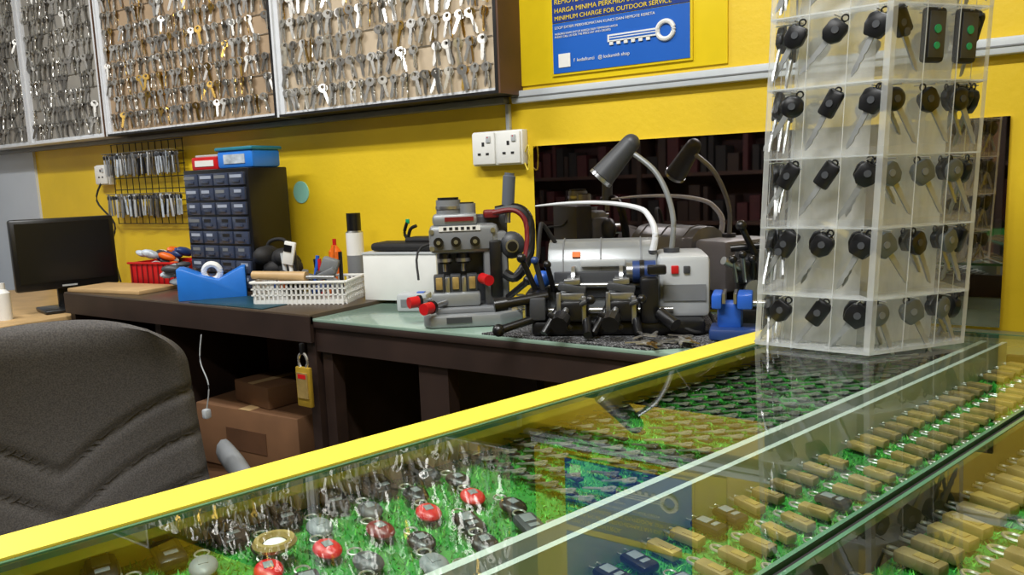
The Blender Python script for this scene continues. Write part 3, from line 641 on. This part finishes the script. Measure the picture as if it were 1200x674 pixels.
for i in range(5):
    a,c=poly[i],poly[(i+1)%5]; e=(c-a); Ln=e.length; e/=Ln
    n=Vector((e.y,-e.x))
    if n.dot(cen-a)>0: n=-n
    def Pt(s,o,z): q=a+e*s-n*o; return (q.x,q.y,z)
    ang=math.degrees(math.atan2(e.y,e.x))
    flip=(Vector((e.y,-e.x)).dot(n)<0)
    rot=ang+(180 if flip else 0)
    ins=DP*math.tan(math.radians(36))
    b.raw([Pt(ins,DP,Zb+.005),Pt(Ln-ins,DP,Zb+.005),Pt(Ln-ins,DP,Ztop),Pt(ins,DP,Ztop)],[[0,1,2,3]],'acrylic_back')
    for s0,s1 in ((0,.008),(Ln-.008,Ln)):
        b.raw([Pt(s0,0,Zb+.005),Pt(s1,0,Zb+.005),Pt(s1,0,Ztop),Pt(s0,0,Ztop)],[[0,1,2,3]],'acrylic_edge')
    ncol=3 if Ln>.13 else 2
    for k in range(0,ncol+1):
        s=Ln*k/ncol; s2=ins+(Ln-2*ins)*k/ncol
        if k<ncol: b.raw([Pt(s,0.0,Zb+.005),Pt(s2,DP,Zb+.005),Pt(s2,DP,Ztop),Pt(s,0.0,Ztop)],[[0,1,2,3]],'acrylic')
        if 0<k<ncol: b.cyl(Pt(s,0,Zb),Pt(s,0,Ztop),.0006,'acrylic_edge',n=4)
    for z in rowz:
        if z>Ztop-.01: continue
        b.prism([Pt(0,0,0)[:2],Pt(Ln,0,0)[:2],Pt(Ln-ins,DP,0)[:2],Pt(ins,DP,0)[:2]],z-.0010,z+.0010,'acrylic_edge')
        b.raw([Pt(0,-.001,z+.012),Pt(Ln,-.001,z+.012),Pt(Ln,-.001,z),Pt(0,-.001,z)],[[0,1,2,3]],'acrylic')
        for k in range(ncol):
            s=Ln*(k+.5)/ncol; z0=z-.021
            lean=32 if i==4 else (-30)
            s+= .006 if i==4 else -.004
            q=Pt(s,.012,z0)
            top=i==0 and k>0 and 1.32<z<1.36
            ky.cyl(Pt(s,.001,z-.005),Pt(s,DP,z-.004),.001,'nickel',n=5)
            if top: ky.merge(RM,T(q[0],q[1],q[2],0,0,rot,1.2)); continue
            lz=lean+random.uniform(-7,7)
            tt=CK[random.choice([0,1,0,2,3,4])] if i!=0 else (random.choice(CG+[CK[3]]) if z<1.2 else CK[random.choice([0,3,4,1])])
            ky.merge(tt,T(q[0],q[1],q[2]-.003,0,lz,rot+random.uniform(-14,14),1.12))
            if random.random()<.35: q2=Pt(s-.006,.024,z0); ky.merge(CK[random.choice([0,3])],T(q2[0],q2[1],q2[2],0,lz-10,rot+15,1.05))
for bb_ in (b,ky):   # the tower stands slightly out of plumb
    bb_.v=[(x+(z-Zb)*.034,y+(z-Zb)*.022,z) for x,y,z in bb_.v]
st=bpy.data.objects.new('key_display_stand',None); COL.objects.link(st)
b.done('acrylic_body',parent=st); ky.done('hanging_car_keys',parent=st)
# ------------------------------------------------------------------ lights
def tube_light(x,y,rz,e):
    b=B(); b.box((0,0,0),(1.24,.06,.03),'white',.005); b.cyl((-.6,0,-.03),(.6,0,-.03),.014,'tube'); b.box((-.6,0,-.02),(.02,.03,.04),'white'); b.box((.6,0,-.02),(.02,.03,.04),'white')
    b.done('fluorescent_light',(x,y,H-.016),rz)
    l=bpy.data.lights.new('tube_glow','AREA'); l.shape='RECTANGLE'; l.size=1.2; l.size_y=.12; l.energy=e; l.color=(1,1,.99)
    o=bpy.data.objects.new('tube_glow',l); COL.objects.link(o); o.location=(x,y,H-.07); o.rotation_euler=(0,0,math.radians(rz))
tube_light(-2.6,-1.3,0,40); tube_light(-.5,-1.5,0,56); tube_light(-.9,-2.8,0,30)
w=bpy.data.worlds.new('world'); S.world=w; w.use_nodes=True; w.node_tree.nodes['Background'].inputs[0].default_value=(.8,.85,.9,1); w.node_tree.nodes['Background'].inputs[1].default_value=.4
S.view_settings.view_transform='Standard'; S.view_settings.look='None'; S.view_settings.exposure=0
# ------------------------------------------------------------------ camera
yaw=math.radians(33.4); pit=math.radians(8.0); roll=math.radians(2.1)
fw=Vector((-math.sin(yaw)*math.cos(pit), math.cos(yaw)*math.cos(pit), -math.sin(pit)))
r=fw.cross(Vector((0,0,1))).normalized(); u=r.cross(fw)
r2=r*math.cos(roll)-u*math.sin(roll); u2=u*math.cos(roll)+r*math.sin(roll)
cd=bpy.data.cameras.new('camera'); cd.sensor_width=36; cd.lens=36*900/1200; cd.clip_start=.01
co=bpy.data.objects.new('camera',cd); COL.objects.link(co)
M=Matrix((r2,u2,-fw)).transposed().to_4x4(); M.translation=Vector((0,-1.85,1.125)); co.matrix_world=M; S.camera=co
